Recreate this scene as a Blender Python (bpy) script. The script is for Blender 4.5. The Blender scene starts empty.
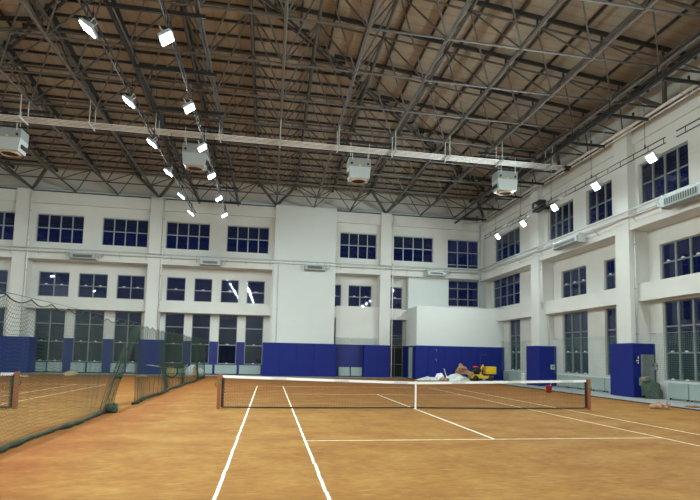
import bpy, math, random
from mathutils import Vector, Matrix
random.seed(7)
SC = bpy.context.scene
COL = SC.collection
PI = math.pi
rnd = random.random
def U(a, b): return a + (b - a) * rnd()

# ------------------------------------------------------------------ materials
def mat(name, col, rough=.6, metal=0., noise=0., nscale=4., bump=0., bscale=40., spec=.5):
    m = bpy.data.materials.new(name); m.use_nodes = True
    nt = m.node_tree; b = nt.nodes['Principled BSDF']
    b.inputs['Base Color'].default_value = (*col, 1)
    b.inputs['Roughness'].default_value = rough
    b.inputs['Metallic'].default_value = metal
    b.inputs['Specular IOR Level'].default_value = spec
    if noise or bump:
        tc = nt.nodes.new('ShaderNodeNewGeometry')
    if noise:
        n = nt.nodes.new('ShaderNodeTexNoise'); n.inputs['Scale'].default_value = nscale
        n.inputs['Detail'].default_value = 5
        nt.links.new(tc.outputs['Position'], n.inputs['Vector'])
        r = nt.nodes.new('ShaderNodeValToRGB')
        r.color_ramp.elements[0].position = .3; r.color_ramp.elements[1].position = .7
        r.color_ramp.elements[0].color = (*[c * (1 - noise) for c in col], 1)
        r.color_ramp.elements[1].color = (*[min(1, c * (1 + noise)) for c in col], 1)
        nt.links.new(n.outputs['Fac'], r.inputs['Fac'])
        nt.links.new(r.outputs['Color'], b.inputs['Base Color'])
    if bump:
        n2 = nt.nodes.new('ShaderNodeTexNoise'); n2.inputs['Scale'].default_value = bscale
        nt.links.new(tc.outputs['Position'], n2.inputs['Vector'])
        bp = nt.nodes.new('ShaderNodeBump'); bp.inputs['Strength'].default_value = bump
        bp.inputs['Distance'].default_value = .02
        nt.links.new(n2.outputs['Fac'], bp.inputs['Height'])
        nt.links.new(bp.outputs['Normal'], b.inputs['Normal'])
    return m

M = {}
M['wall'] = mat('painted_wall', (.64, .635, .60), .75, noise=.03, nscale=.8)
M['block'] = mat('smooth_plaster', (.62, .64, .615), .7, noise=.02, nscale=.6)
M['blue'] = mat('blue_padding', (.006, .014, .16), .6, noise=.05, nscale=1.5, spec=.25)
M['blue_wall'] = mat('blue_wall_paint', (.005, .012, .14), .6)
M['steel'] = mat('grey_brown_steel', (.105, .093, .083), .5, .0)
M['purlin'] = mat('dark_purlin_steel', (.035, .032, .030), .6, .0)
M['dark'] = mat('black_steel', (.022, .022, .024), .45, .1)
M['pipe'] = mat('cream_pipe_lagging', (.78, .73, .68), .45)
M['wpipe'] = mat('white_pipe', (.50, .51, .49), .4)
M['galv'] = mat('galvanised_steel', (.34, .37, .37), .45, .2)
M['alu'] = mat('window_aluminium', (.22, .24, .23), .45, .2)
M['aluup'] = mat('pale_window_aluminium', (.32, .35, .36), .45, .2)
M['gutter'] = mat('pale_grey_metal', (.42, .50, .51), .5, .1)
M['heater'] = mat('grey_green_enamel', (.40, .425, .415), .4)
M['heater_dark'] = mat('mid_grey_enamel', (.23, .245, .235), .5)
M['brass'] = mat('copper_outlet', (.42, .28, .18), .45, .2)
M['black'] = mat('black_rubber', (.012, .012, .013), .6)
M['red'] = mat('red_paint', (.55, .03, .02), .4)
M['yellow'] = mat('yellow_enamel', (.75, .47, .01), .4)
M['rad'] = mat('pale_green_radiator', (.34, .41, .39), .5)
M['post'] = mat('orange_brown_paint', (.28, .085, .032), .45)
M['white'] = mat('white_webbing', (.85, .85, .85), .6)
M['net'] = mat('black_cord', (.012, .014, .013), .8)
M['gnet'] = mat('dark_green_cord', (.012, .034, .018), .8)
M['pnet'] = mat('pale_green_cord', (.13, .21, .175), .8)
M['hem'] = mat('green_net_hem', (.012, .032, .017), .9, bump=.5, bscale=30)
M['line'] = mat('white_court_line', (.80, .75, .62), .8, noise=.12, nscale=9)
M['line_worn'] = mat('worn_white_court_line', (.60, .50, .37), .85, noise=.25, nscale=7)
M['concrete'] = mat('grey_concrete', (.27, .275, .265), .8, noise=.10, nscale=2)
M['sack'] = mat('green_woven_sack', (.075, .105, .08), .8, noise=.3, nscale=12, bump=.6, bscale=14)
M['louvre'] = mat('dark_outer_louvre', (.03, .035, .06), .6)
M['card'] = mat('brown_cardboard', (.40, .22, .12), .85, noise=.2, nscale=8)
M['plastic'] = mat('white_plastic_film', (.62, .66, .62), .45, noise=.1, nscale=6)
M['green_leaf'] = mat('green_tag', (.02, .25, .06), .5)
M['paneldoor'] = mat('grey_metal_door', (.25, .27, .26), .35, .5, noise=.12, nscale=6)
M['wood'] = mat('worn_wood', (.20, .13, .07), .8)
M['tan'] = mat('dusty_tan', (.45, .33, .18), .9, noise=.25, nscale=10)

# clay surface
def clay():
    m = bpy.data.materials.new('orange_clay'); m.use_nodes = True
    nt = m.node_tree; b = nt.nodes['Principled BSDF']; L = nt.links.new
    g = nt.nodes.new('ShaderNodeNewGeometry')
    mp = nt.nodes.new('ShaderNodeMapping'); mp.inputs['Scale'].default_value = (.6, .8, 1)
    mp.inputs['Rotation'].default_value = (0, 0, .08)
    L(g.outputs['Position'], mp.inputs['Vector'])
    n1 = nt.nodes.new('ShaderNodeTexNoise'); n1.inputs['Scale'].default_value = 1.3; n1.inputs['Detail'].default_value = 8
    n1.inputs['Roughness'].default_value = .65
    L(mp.outputs['Vector'], n1.inputs['Vector'])
    r = nt.nodes.new('ShaderNodeValToRGB')
    e = r.color_ramp.elements
    e[0].position = .33; e[0].color = (.205, .080, .014, 1)
    e[1].position = .70; e[1].color = (.305, .160, .040, 1)
    k = e.new(.5); k.color = (.25, .113, .022, 1)
    L(n1.outputs['Fac'], r.inputs['Fac'])
    # redder damp clay off the playing area near the edges of the court
    n2 = nt.nodes.new('ShaderNodeTexNoise'); n2.inputs['Scale'].default_value = 9; n2.inputs['Detail'].default_value = 6
    mp2 = nt.nodes.new('ShaderNodeMapping'); mp2.inputs['Scale'].default_value = (.6, 1.3, 1)
    L(g.outputs['Position'], mp2.inputs['Vector']); L(mp2.outputs['Vector'], n2.inputs['Vector'])
    r2 = nt.nodes.new('ShaderNodeValToRGB'); r2.color_ramp.elements[0].position = .35; r2.color_ramp.elements[1].position = .68
    r2.color_ramp.elements[0].color = (.86, .84, .80, 1); r2.color_ramp.elements[1].color = (1.1, 1.12, 1.16, 1)
    L(n2.outputs['Fac'], r2.inputs['Fac'])
    mx = nt.nodes.new('ShaderNodeMix'); mx.data_type = 'RGBA'; mx.blend_type = 'MULTIPLY'; mx.inputs['Factor'].default_value = 1
    L(r.outputs['Color'], mx.inputs['A']); L(r2.outputs['Color'], mx.inputs['B'])
    # scattered pale scuffs
    n3 = nt.nodes.new('ShaderNodeTexNoise'); n3.inputs['Scale'].default_value = 3.4; n3.inputs['Detail'].default_value = 3
    mp3 = nt.nodes.new('ShaderNodeMapping'); mp3.inputs['Scale'].default_value = (.8, 3.0, 1)
    L(g.outputs['Position'], mp3.inputs['Vector']); L(mp3.outputs['Vector'], n3.inputs['Vector'])
    r3 = nt.nodes.new('ShaderNodeValToRGB'); r3.color_ramp.elements[0].position = .62; r3.color_ramp.elements[1].position = .72
    r3.color_ramp.elements[0].color = (0, 0, 0, 1); r3.color_ramp.elements[1].color = (.5, .5, .5, 1)
    L(n3.outputs['Fac'], r3.inputs['Fac'])
    m2 = nt.nodes.new('ShaderNodeMix'); m2.data_type = 'RGBA'
    L(r3.outputs['Color'], m2.inputs['Factor']); L(mx.outputs['Result'], m2.inputs['A']); m2.inputs['B'].default_value = (.36, .225, .08, 1)
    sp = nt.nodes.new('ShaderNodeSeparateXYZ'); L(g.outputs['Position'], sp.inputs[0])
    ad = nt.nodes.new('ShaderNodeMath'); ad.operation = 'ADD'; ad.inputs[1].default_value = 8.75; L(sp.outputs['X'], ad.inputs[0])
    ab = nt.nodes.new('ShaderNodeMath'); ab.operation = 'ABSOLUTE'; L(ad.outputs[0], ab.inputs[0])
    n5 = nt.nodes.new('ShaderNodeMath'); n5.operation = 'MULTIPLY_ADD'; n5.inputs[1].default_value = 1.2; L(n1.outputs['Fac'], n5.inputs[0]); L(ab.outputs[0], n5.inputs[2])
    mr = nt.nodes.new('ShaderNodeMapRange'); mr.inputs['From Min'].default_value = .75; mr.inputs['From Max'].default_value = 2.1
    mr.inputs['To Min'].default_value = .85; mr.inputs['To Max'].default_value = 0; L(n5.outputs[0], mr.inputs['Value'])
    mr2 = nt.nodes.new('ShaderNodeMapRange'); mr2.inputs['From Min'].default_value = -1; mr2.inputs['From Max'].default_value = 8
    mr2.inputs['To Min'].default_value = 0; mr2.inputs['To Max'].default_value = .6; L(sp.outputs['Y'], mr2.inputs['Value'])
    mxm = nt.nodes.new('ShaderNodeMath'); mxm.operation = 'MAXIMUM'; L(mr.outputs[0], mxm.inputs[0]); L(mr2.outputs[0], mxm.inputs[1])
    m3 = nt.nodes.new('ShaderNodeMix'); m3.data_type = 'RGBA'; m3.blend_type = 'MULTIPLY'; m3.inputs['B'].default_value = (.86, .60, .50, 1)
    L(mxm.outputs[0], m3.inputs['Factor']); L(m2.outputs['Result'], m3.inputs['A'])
    m2 = m3
    L(m2.outputs['Result'], b.inputs['Base Color'])
    b.inputs['Roughness'].default_value = .9; b.inputs['Specular IOR Level'].default_value = .2
    n4 = nt.nodes.new('ShaderNodeTexNoise'); n4.inputs['Scale'].default_value = 25; n4.inputs['Detail'].default_value = 6
    L(g.outputs['Position'], n4.inputs['Vector'])
    bp = nt.nodes.new('ShaderNodeBump'); bp.inputs['Strength'].default_value = .35; bp.inputs['Distance'].default_value = .02
    L(n4.outputs['Fac'], bp.inputs['Height']); L(bp.outputs['Normal'], b.inputs['Normal'])
    return m
M['clay'] = clay()

def deckmat(dr):
    m = bpy.data.materials.new('brown_roof_sheet'); m.use_nodes = True
    nt = m.node_tree; b = nt.nodes['Principled BSDF']; L = nt.links.new
    g = nt.nodes.new('ShaderNodeNewGeometry')
    w = nt.nodes.new('ShaderNodeTexWave'); w.wave_type = 'BANDS'; w.bands_direction = dr; w.inputs['Scale'].default_value = .55
    w.inputs['Distortion'].default_value = 0; L(g.outputs['Position'], w.inputs['Vector'])
    r = nt.nodes.new('ShaderNodeValToRGB'); r.color_ramp.elements[0].position = .0; r.color_ramp.elements[1].position = .12
    r.color_ramp.elements[0].color = (.31, .255, .20, 1); r.color_ramp.elements[1].color = (.38, .315, .24, 1)
    L(w.outputs['Fac'], r.inputs['Fac']); L(r.outputs['Color'], b.inputs['Base Color'])
    b.inputs['Roughness'].default_value = .75
    return m
M['deck'] = deckmat('X'); M['deckx'] = deckmat('Y')

def glass(name, tint, alpha, rough=.02):
    m = bpy.data.materials.new(name); m.use_nodes = True
    nt = m.node_tree; nt.nodes.clear(); L = nt.links.new
    o = nt.nodes.new('ShaderNodeOutputMaterial'); t = nt.nodes.new('ShaderNodeBsdfTransparent'); t.inputs[0].default_value = (*tint, 1)
    gl = nt.nodes.new('ShaderNodeBsdfGlossy'); gl.inputs['Roughness'].default_value = rough
    gl.inputs['Color'].default_value = (.8, .88, 1, 1)
    f = nt.nodes.new('ShaderNodeFresnel'); f.inputs[0].default_value = 1.5
    mth = nt.nodes.new('ShaderNodeMath'); mth.operation = 'MULTIPLY_ADD'; mth.inputs[1].default_value = alpha; mth.inputs[2].default_value = .01
    L(f.outputs[0], mth.inputs[0])
    gb = nt.nodes.new('ShaderNodeNewGeometry'); inv = nt.nodes.new('ShaderNodeMath'); inv.operation = 'SUBTRACT'; inv.inputs[0].default_value = 1; L(gb.outputs['Backfacing'], inv.inputs[1])
    mm = nt.nodes.new('ShaderNodeMath'); mm.operation = 'MULTIPLY'; L(mth.outputs[0], mm.inputs[0]); L(inv.outputs[0], mm.inputs[1]); mth = mm
    mx = nt.nodes.new('ShaderNodeMixShader'); L(mth.outputs[0], mx.inputs[0]); L(t.outputs[0], mx.inputs[1]); L(gl.outputs[0], mx.inputs[2])
    L(mx.outputs[0], o.inputs[0])
    return m
M['glass'] = glass('night_window_glass', (.75, .8, .9), 1.0)

def emis(name, col, s):
    m = bpy.data.materials.new(name); m.use_nodes = True
    b = m.node_tree.nodes['Principled BSDF']; b.inputs['Emission Color'].default_value = (*col, 1); b.inputs['Emission Strength'].default_value = s
    b.inputs['Base Color'].default_value = (.8, .8, .8, 1)
    return m
M['lens'] = emis('lit_led_lens', (.86, 1, .97), 30)
M['exit'] = emis('lit_sign_face', (.6, .65, .62), .5)

# ------------------------------------------------------------------ mesh helpers
class MB:
    def __init__(s): s.v = []; s.f = []; s.smooth = False
    def box(s, a, b):
        x0, y0, z0 = [min(a[i], b[i]) for i in range(3)]; x1, y1, z1 = [max(a[i], b[i]) for i in range(3)]
        n = len(s.v)
        s.v += [(x0, y0, z0), (x1, y0, z0), (x1, y1, z0), (x0, y1, z0), (x0, y0, z1), (x1, y0, z1), (x1, y1, z1), (x0, y1, z1)]
        s.f += [(n, n+3, n+2, n+1), (n+4, n+5, n+6, n+7), (n, n+1, n+5, n+4), (n+1, n+2, n+6, n+5), (n+2, n+3, n+7, n+6), (n+3, n, n+4, n+7)]
        return s
    def bar(s, a, b, r, n=6, r2=None, up=None, cap=True):
        return s.tube([a, b], r, n, r2=r2, cap=cap)
    def tube(s, pts, r, n=6, r2=None, cap=True, closed=False):
        P = [Vector(p) for p in pts]; k = len(P)
        rs = r if isinstance(r, (list, tuple)) else [r + ((r2 - r) * i / (k - 1) if r2 is not None else 0) for i in range(k)]
        base = len(s.v)
        prev = None
        for i, p in enumerate(P):
            if closed: d = P[(i + 1) % k] - P[i - 1]
            else: d = P[min(i + 1, k - 1)] - P[max(i - 1, 0)]
            if d.length < 1e-9: d = Vector((0, 0, 1))
            d.normalize()
            if prev is None:
                h = Vector((0, 0, 1)) if abs(d.z) < .9 else Vector((1, 0, 0))
                a = d.cross(h).normalized()
            else:
                a = (prev - d * prev.dot(d))
                a = a.normalized() if a.length > 1e-6 else d.orthogonal().normalized()
            prev = a; b = d.cross(a)
            for j in range(n):
                t = 2 * PI * j / n + PI / n
                s.v.append(tuple(p + (a * math.cos(t) + b * math.sin(t)) * rs[i]))
        m = k if closed else k - 1
        for i in range(m):
            i2 = (i + 1) % k
            for j in range(n):
                j2 = (j + 1) % n
                s.f.append((base + i*n + j, base + i*n + j2, base + i2*n + j2, base + i2*n + j))
        if cap and not closed:
            s.f.append(tuple(base + j for j in reversed(range(n)))); s.f.append(tuple(base + (k-1)*n + j for j in range(n)))
        return s
    def rect(s, a, b, w, h):
        """rectangular beam between two points, w across, h in height"""
        a = Vector(a); b = Vector(b); d = (b - a).normalized()
        up = Vector((0, 0, 1)) if abs(d.z) < .95 else Vector((1, 0, 0))
        x = d.cross(up).normalized() * w / 2; y = x.cross(d).normalized() * h / 2
        n = len(s.v)
        for p in (a, b):
            for q in (-x - y, x - y, x + y, -x + y): s.v.append(tuple(p + q))
        s.f += [(n, n+3, n+2, n+1), (n+4, n+5, n+6, n+7), (n, n+1, n+5, n+4), (n+1, n+2, n+6, n+5), (n+2, n+3, n+7, n+6), (n+3, n, n+4, n+7)]
        return s
    def lathe(s, c, prof, n=20, axis='z'):
        c = Vector(c); base = len(s.v)
        for r, h in prof:
            for j in range(n):
                t = 2 * PI * j / n
                if axis == 'z': q = Vector((r * math.cos(t), r * math.sin(t), h))
                elif axis == 'x': q = Vector((h, r * math.cos(t), r * math.sin(t)))
                else: q = Vector((r * math.sin(t), h, r * math.cos(t)))
                s.v.append(tuple(c + q))
        for i in range(len(prof) - 1):
            for j in range(n):
                j2 = (j + 1) % n
                s.f.append((base + i*n + j, base + i*n + j2, base + (i+1)*n + j2, base + (i+1)*n + j))
        return s
    def blob(s, c, r, seed=0, nu=16, nv=10, amp=.2, flat=1.):
        rr = random.Random(seed); ph = [(rr.uniform(0, 6), rr.uniform(0, 6), rr.uniform(1, 4), rr.uniform(1, 4)) for _ in range(4)]
        c = Vector(c); base = len(s.v)
        for i in range(nv + 1):
            th = PI * i / nv
            for j in range(nu):
                p = 2 * PI * j / nu
                k = 1 + amp * sum(math.sin(round(a3) * p + a1) * math.sin(round(a4) * th + a2) for a1, a2, a3, a4 in ph) / 2
                v = Vector((r[0] * math.sin(th) * math.cos(p) * k, r[1] * math.sin(th) * math.sin(p) * k, r[2] * math.cos(th) * (k if th < PI/2 else 1)))
                v = c + v
                v.z = max(v.z, c.z - r[2] * flat)
                s.v.append(tuple(v))
        for i in range(nv):
            for j in range(nu):
                j2 = (j + 1) % nu
                s.f.append((base + i*nu + j, base + (i+1)*nu + j, base + (i+1)*nu + j2, base + i*nu + j2))
        return s
    def build(s, name, m, parent=None, smooth=False, bevel=0., origin=None):
        me = bpy.data.meshes.new(name)
        vs = s.v
        o = bpy.data.objects.new(name, me)
        if parent is not None:
            off = Vector(parent.matrix_basis.translation) if parent.parent is None else Vector(parent.matrix_basis.translation) + Vector(parent.parent.matrix_basis.translation)
            inv = parent.get('_rz', 0.0)
            vs = [tuple(Vector(v) - off) for v in vs]
        elif origin is not None:
            vs = [tuple(Vector(v) - Vector(origin)) for v in vs]; o.location = origin
        me.from_pydata(vs, [], s.f); me.validate(); me.update()
        me.materials.append(M[m] if isinstance(m, str) else m)
        if smooth:
            for p in me.polygons: p.use_smooth = True
        if bevel:
            bv = o.modifiers.new('bevel', 'BEVEL'); bv.width = bevel; bv.segments = 2; bv.limit_method = 'ANGLE'
        COL.objects.link(o)
        if parent is not None: o.parent = parent
        return o

def thing(name, label, cat, loc=(0, 0, 0), group=None):
    o = bpy.data.objects.new(name, None); COL.objects.link(o); o.location = loc
    o.empty_display_size = .2
    o['label'] = label; o['category'] = cat
    if group: o['group'] = group
    return o
def tag(o, label, cat, group=None):
    o['label'] = label; o['category'] = cat
    if group: o['group'] = group
    return o
def struct(o): o['kind'] = 'structure'; return o
def sempty(name, loc=(0, 0, 0)):
    o = bpy.data.objects.new(name, None); COL.objects.link(o); o.location = loc; o['kind'] = 'structure'; return o
def copy_tree(o, parent=None):
    c = o.copy(); COL.objects.link(c)
    if parent is not None: c.parent = parent
    for ch in list(o.children): copy_tree(ch, c)
    return c
ORD = ['first', 'second', 'third', 'fourth', 'fifth', 'sixth', 'seventh', 'eighth', 'ninth', 'tenth', 'eleventh', 'twelfth']

# ------------------------------------------------------------------ camera (solved from the court lines)
cam = bpy.data.cameras.new('camera'); co = bpy.data.objects.new('camera', cam); COL.objects.link(co); SC.camera = co
yaw, pitch, roll = 0.179145608, 0.0882711467, 0.0204527106
cy_, sy_, cp_, sp_ = math.cos(yaw), math.sin(yaw), math.cos(pitch), math.sin(pitch)
f = Vector((sy_*cp_, cy_*cp_, sp_)); r = Vector((cy_, -sy_, 0)); u = r.cross(f)
r2 = r*math.cos(roll) + u*math.sin(roll); u2 = -r*math.sin(roll) + u*math.cos(roll)
mx = Matrix((r2, u2, -f)).transposed().to_4x4(); mx.translation = (-4.89462052, -17.4299888, 1.76128355)
co.matrix_world = mx
cam.sensor_width = 36; cam.lens = 528.807246 / 700 * 36
cam.shift_x = (350 - 366.624465) / 700; cam.shift_y = (308.724938 - 250) / 700
cam.clip_end = 300

# ------------------------------------------------------------------ world: night sky outside
w = bpy.data.worlds.new('night'); SC.world = w; w.use_nodes = True
nt = w.node_tree; bg = nt.nodes['Background']
tc = nt.nodes.new('ShaderNodeTexCoord'); sx = nt.nodes.new('ShaderNodeSeparateXYZ'); rp = nt.nodes.new('ShaderNodeValToRGB')
nt.links.new(tc.outputs['Generated'], sx.inputs[0]); nt.links.new(sx.outputs['Z'], rp.inputs['Fac']); nt.links.new(rp.outputs['Color'], bg.inputs['Color'])
rp.color_ramp.elements[0].position = 0; rp.color_ramp.elements[0].color = (.012, .016, .03, 1)
rp.color_ramp.elements[1].position = .12; rp.color_ramp.elements[1].color = (.010, .017, .075, 1)
bg.inputs['Strength'].default_value = .55

# ------------------------------------------------------------------ hall dimensions
XR, XL, YB, YF = 13.4, -32.0, 25.8, -26.0
PB, PR = 24.5, 12.35                      # front planes of the pillars
ZTOP0, SL, XRIDGE = 17.17, .1026, -9.22
YA = 1.1
def ztop(x, y=-50): return ZTOP0 - SL * max(abs(x - XRIDGE), y - YA)
NX = [-4.75 + 2.98 * k for k in range(-9, 6)] + [12.93]
NY = [.55 + 3.03 * j for j in range(-4, 9)]

# floor
struct(MB().box((XL - .5, YF - .5, -.3), (14.5, 26.6, -.02)).build('floor_slab', 'concrete'))
struct(MB().box((XL, YF, -.02), (10.55, 23.7, 0)).build('floor', 'clay'))
struct(MB().box((10.72, YF, -.02), (XR + .4, YB + .4, .03)).box((XL, 23.78, -.02), (10.6, YB + .4, .03)).build('floor_border_slab', 'concrete'))
struct(MB().box((10.58, YF, -.02), (10.68, 23.7, .035)).build('floor_drain_strip', 'black'))

# court lines
def court_lines(cx):
    t = .044
    segs = []
    for X in (-5.485, -4.115, 5.485, 4.115): segs.append(((X - t/2, -11.885), (X + t/2, 11.885)))
    segs.append(((-t/2, -6.4), (t/2, 6.4)))
    for Y in (-6.4, 6.4): segs.append(((-4.09, Y - t/2), (4.09, Y + t/2)))
    for Y in (-11.885, 11.885): segs.append(((-5.485, Y - t/2), (5.485, Y + t/2)))
    for i, ((a, b), (c, d)) in enumerate(segs):
        mb = MB()
        L = max(c - a, d - b); n = max(1, int(L / .35))
        rr = random.Random(int(cx) + i)
        for k in range(n):                       # worn, slightly uneven tape line
            h = .004 + rr.uniform(-.0006, .0006) + .0003 * (i % 3)
            if d - b > c - a:
                e = rr.uniform(-.006, .006)
                mb.box((cx + a + e, b + (d-b)*k/n, -.01), (cx + c + e, b + (d-b)*(k+1)/n, h))
            else:
                e = rr.uniform(-.006, .006); 
                th = -.01
                mb.box((cx + a + (c-a)*k/n, b + e, th), (cx + a + (c-a)*(k+1)/n, d + e, h))
        struct(mb.build('floor_line', 'line' if i in (0, 1, 4) else 'line_worn'))
court_lines(0); court_lines(-18.6)

# ------------------------------------------------------------------ walls
def back(u, d, z): return (u, YB + d, z)      # d measured outwards from the lower window wall
def right(u, d, z): return (XR + d, u, z)
def slab(mb, fn, u0, u1, z0, z1, d0, d1, holes=()):
    us = sorted({u0, u1, *[max(u0, min(u1, h[i])) for h in holes for i in (0, 1)]})
    zs = sorted({z0, z1, *[max(z0, min(z1, h[i])) for h in holes for i in (2, 3)]})
    for a, b in zip(us, us[1:]):
        run = None
        for c, d in zip(zs, zs[1:]):
            hole = any(h[0] <= (a+b)/2 <= h[1] and h[2] <= (c+d)/2 <= h[3] for h in holes)
            if hole:
                if run: mb.box(fn(a, d0, run[0]), fn(b, d1, run[1])); run = None
            else: run = [run[0] if run else c, d]
        if run: mb.box(fn(a, d0, run[0]), fn(b, d1, run[1]))
ZP = 2.62
# windows: (u0,u1,z0,z1)
BU = [(-31.4, -28.1), (-26.9, -23.72), (-22.27, -19.0), (-17.7, -14.42), (-13.1, -9.83), (-8.54, -5.26), (.46, 3.52), (4.96, 8.39)]
BU = [(a, b, 9.67, 11.80) for a, b in BU]
BM = [(-22.19, -20.05), (-19.4, -17.33), (-16.66, -14.64), (-13.02, -11.6), (-10.94, -9.56), (-8.9, -7.5), (-6.87, -5.46), (-.3, .76), (1.37, 3.35), (4.75, 5.98),
      (-31.2, -29.6), (-28.6, -27.0), (-26.0, -24.3)]
BM = [(a, b, 5.72, 7.58) for a, b in BM]
BL = [(-22.25, -20.15), (-19.5, -17.4), (-16.66, -14.72), (-13.0, -11.55), (-10.98, -9.58), (-8.94, -7.5), (-6.88, -5.46), (-31.2, -29.6), (-28.6, -27.0), (-26.0, -24.3)]
BL = [(a, b, .87, 4.74) for a, b in BL]
W7, M11 = (9.66, 12.45, 9.32, 11.75), (9.99, 12.81, 6.15, 8.35)
DOORWIN = (5.0, 6.07, 2.62, 4.86)
mb = MB()
slab(mb, back, XL, XR + .4, ZP, 8.5, 0, .22, BM + BL + [M11, DOORWIN])
slab(mb, back, XL, XR + .4, 8.4, 12.55, -.9, -.6, BU + [W7])
struct(mb.build('wall_back', 'wall'))
mb = MB(); slab(mb, back, XL, XR + .4, .0, ZP, 0, .35, BL + [(4.72, 6.1, 0, ZP)])
struct(mb.build('wall_back_blue_panel', 'blue_wall'))
mb = MB()
mb.box((XL, 24.62, 12.55), (XR, 26.15, 13.42))
struct(mb.build('wall_back_cornice', 'wall'))
struct(MB().box((XL, 25.15, 13.3), (XR + .4, 26.15, 15.6)).build('wall_back_gable', 'wall'))
def beamseg(mb, u0, u1): mb.box((u0, 24.56, 8.36), (u1, YB, 9.06))
mb = MB(); beamseg(mb, XL, XR); struct(mb.build('wall_back_beam', 'wall'))
mb = MB(); mb.box((XL, 25.02, 4.76), (XR, YB, 5.60)); struct(mb.build('wall_back_beam', 'wall'))
# solid infill bays beside the white block
struct(MB().box((.3, 25.04, ZP), (3.8, YB, 5.74)).build('wall_back_infill', 'wall'))
struct(MB().box((6.3, 25.02, 5.6), (9.8, YB, 8.37)).build('wall_back_infill', 'block'))
struct(MB().box((.3, 25.04, 0), (3.8, YB, ZP)).build('wall_back_blue_panel', 'blue_wall'))
def pillar(x0, x1, y0, y1, z1, m='wall'): return struct(MB().box((x0, y0, 0), (x1, y1, z1)).build('pillar', m, bevel=.02))
PX = [(-32, -31.6), (-23.56, -22.64), (-14.22, -13.33), (3.78, 4.66), (12.9, 13.4)]
for a, b in PX: pillar(a, b, PB, 26.0, 13.52)
struct(MB().box((-4.81, 24.42, 0), (.09, 26.0, 13.6)).build('wall_back_block', 'block', bevel=.02))
pillar(-4.95, -4.81, 24.72, 26.0, 13.3)

# right wall
RU = [(18.0, 22.5), (11.05, 14.03), (7.39, 9.74), (2.13, 5.3), (-1.7, 1.0)]
RU = [(a, b, 9.45, 11.45) for a, b in RU]
RM = [(10.79, 13.53, 5.6, 7.38), (7.4, 9.1, 5.6, 7.34), (1.2, 4.76, 5.56, 7.38), (-1.7, .4, 5.56, 7.38)]
R1 = (19.28, 24.1, 5.9, 8.35)
RL = [(10.72, 13.44, .92, 4.65), (7.4, 9.1, .94, 4.62), (1.2, 4.68, .9, 4.6), (-1.7, .4, .9, 4.6), (19.25, 21.1, .87, 4.75)]
mb = MB()
slab(mb, right, YF, YB, ZP, 8.5, 0, .22, RM + RL + [R1])
slab(mb, right, YF, 24.95, 8.4, 12.6, -.62, -.34, RU)
slab(mb, right, YF, YB, 0, ZP, 0, .22, RL)
struct(mb.build('wall_right', 'wall'))
struct(MB().box((12.66, YF, 12.6), (XR + .3, 24.95, 13.3)).build('wall_right_cornice', 'wall'))
struct(MB().box((13.3, YF, 13.3), (XR + .4, 26.1, 15.4)).build('wall_right_gable', 'wall'))
struct(MB().box((12.38, YF, 8.19), (XR, 24.5, 8.95)).build('wall_right_beam', 'wall'))
struct(MB().box((12.78, YF, 4.68), (XR, 24.9, 5.54)).build('wall_right_beam', 'wall'))
RP = [15.0, 6.05, -2.9, -11.85, -20.8]
for c in RP: struct(MB().box((PR - .03, c - .53, 0), (XR, c + .53, 13.5)).build('pillar', 'wall', bevel=.02))
struct(MB().box((XL - .4, YF, 0), (XL, 26.1, 16.5)).build('wall_left', 'wall'))
struct(MB().box((XL - .4, YF - .4, 0), (XR + .4, YF, 17.6)).build('wall_front', 'wall'))
# thin shadow grooves across the plaster are real rebates: slim proud bands
struct(MB().box((XL, 24.86, 12.47), (XR, 24.9, 12.55)).build('wall_back_moulding', 'wall'))

# annex block in the back corner
struct(MB().box((6.2, 22.0, 0), (XR, 25.3, 5.68)).build('wall_annex', 'block', bevel=.015))

# ------------------------------------------------------------------ windows
WN = [0]
def window(fn, rect, base, cols, rows, m='alu', handles=(), sill=False, mull=.075, louvre=0):
    WN[0] += 1
    u0, u1, z0, z1 = rect
    e = sempty('window_%d' % WN[0], fn((u0 + u1) / 2, base, z0))
    d0, d1 = base, base + .07
    fr = MB(); t = .055
    fr.box(fn(u0, d0, z0), fn(u0 + t, d1, z1)); fr.box(fn(u1 - t, d0, z0), fn(u1, d1, z1))
    fr.box(fn(u0 + t, d0, z0), fn(u1 - t, d1, z0 + t)); fr.box(fn(u0 + t, d0, z1 - t), fn(u1 - t, d1, z1))
    for k in range(1, cols):
        c = u0 + (u1 - u0) * k / cols
        fr.box(fn(c - mull/2, d0 - .02, z0 + t), fn(c + mull/2, d1, z1 - t))
    for rr_ in rows:
        fr.box(fn(u0 + t, d0 + .012, z0 + (z1 - z0) * rr_ - .035), fn(u1 - t, d1 - .012, z0 + (z1 - z0) * rr_ + .035))
    fr.build('window_frame', m, e)
    MB().box(fn(u0 + t, d0 + .03, z0 + t), fn(u1 - t, d0 + .042, z1 - t)).build('glass_pane', 'glass', e)
    if louvre:
        lm = MB(); z = z0 + (z1 - z0) * louvre
        while z < z1 - .05:
            lm.box(fn(u0 + .02, d1 + .02, z), fn(u1 - .02, d1 + .08, z + .085)); z += .13
        lm.build('outer_louvre', 'louvre', e)
    if sill:
        MB().box(fn(u0 + .002, base - .2, z0 - .03), fn(u1 - .002, d0, z0 + .012)).build('window_sill', 'wall', e)
    for h in handles:
        for k in range(cols):
            c = u0 + (u1 - u0) * (k + .5) / cols; z = z0 + (z1 - z0) * h + .03
            hm = MB(); hm.box(fn(c - .10, d0 - .045, z), fn(c + .10, d0, z + .03)); hm.box(fn(c - .03, d0 - .06, z), fn(c + .03, d0, z + .07))
            hm.build('window_handle', 'white', e)
    return e
for q in BU: window(back, q, -.72, 4, [.52], 'aluup', louvre=.54)
window(back, W7, -.72, 3, [.12, .56], 'aluup')
for q in BM: window(back, q, .12, 2 if q[1] - q[0] > 1.7 else 1, [.48], handles=(.48,))
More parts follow.
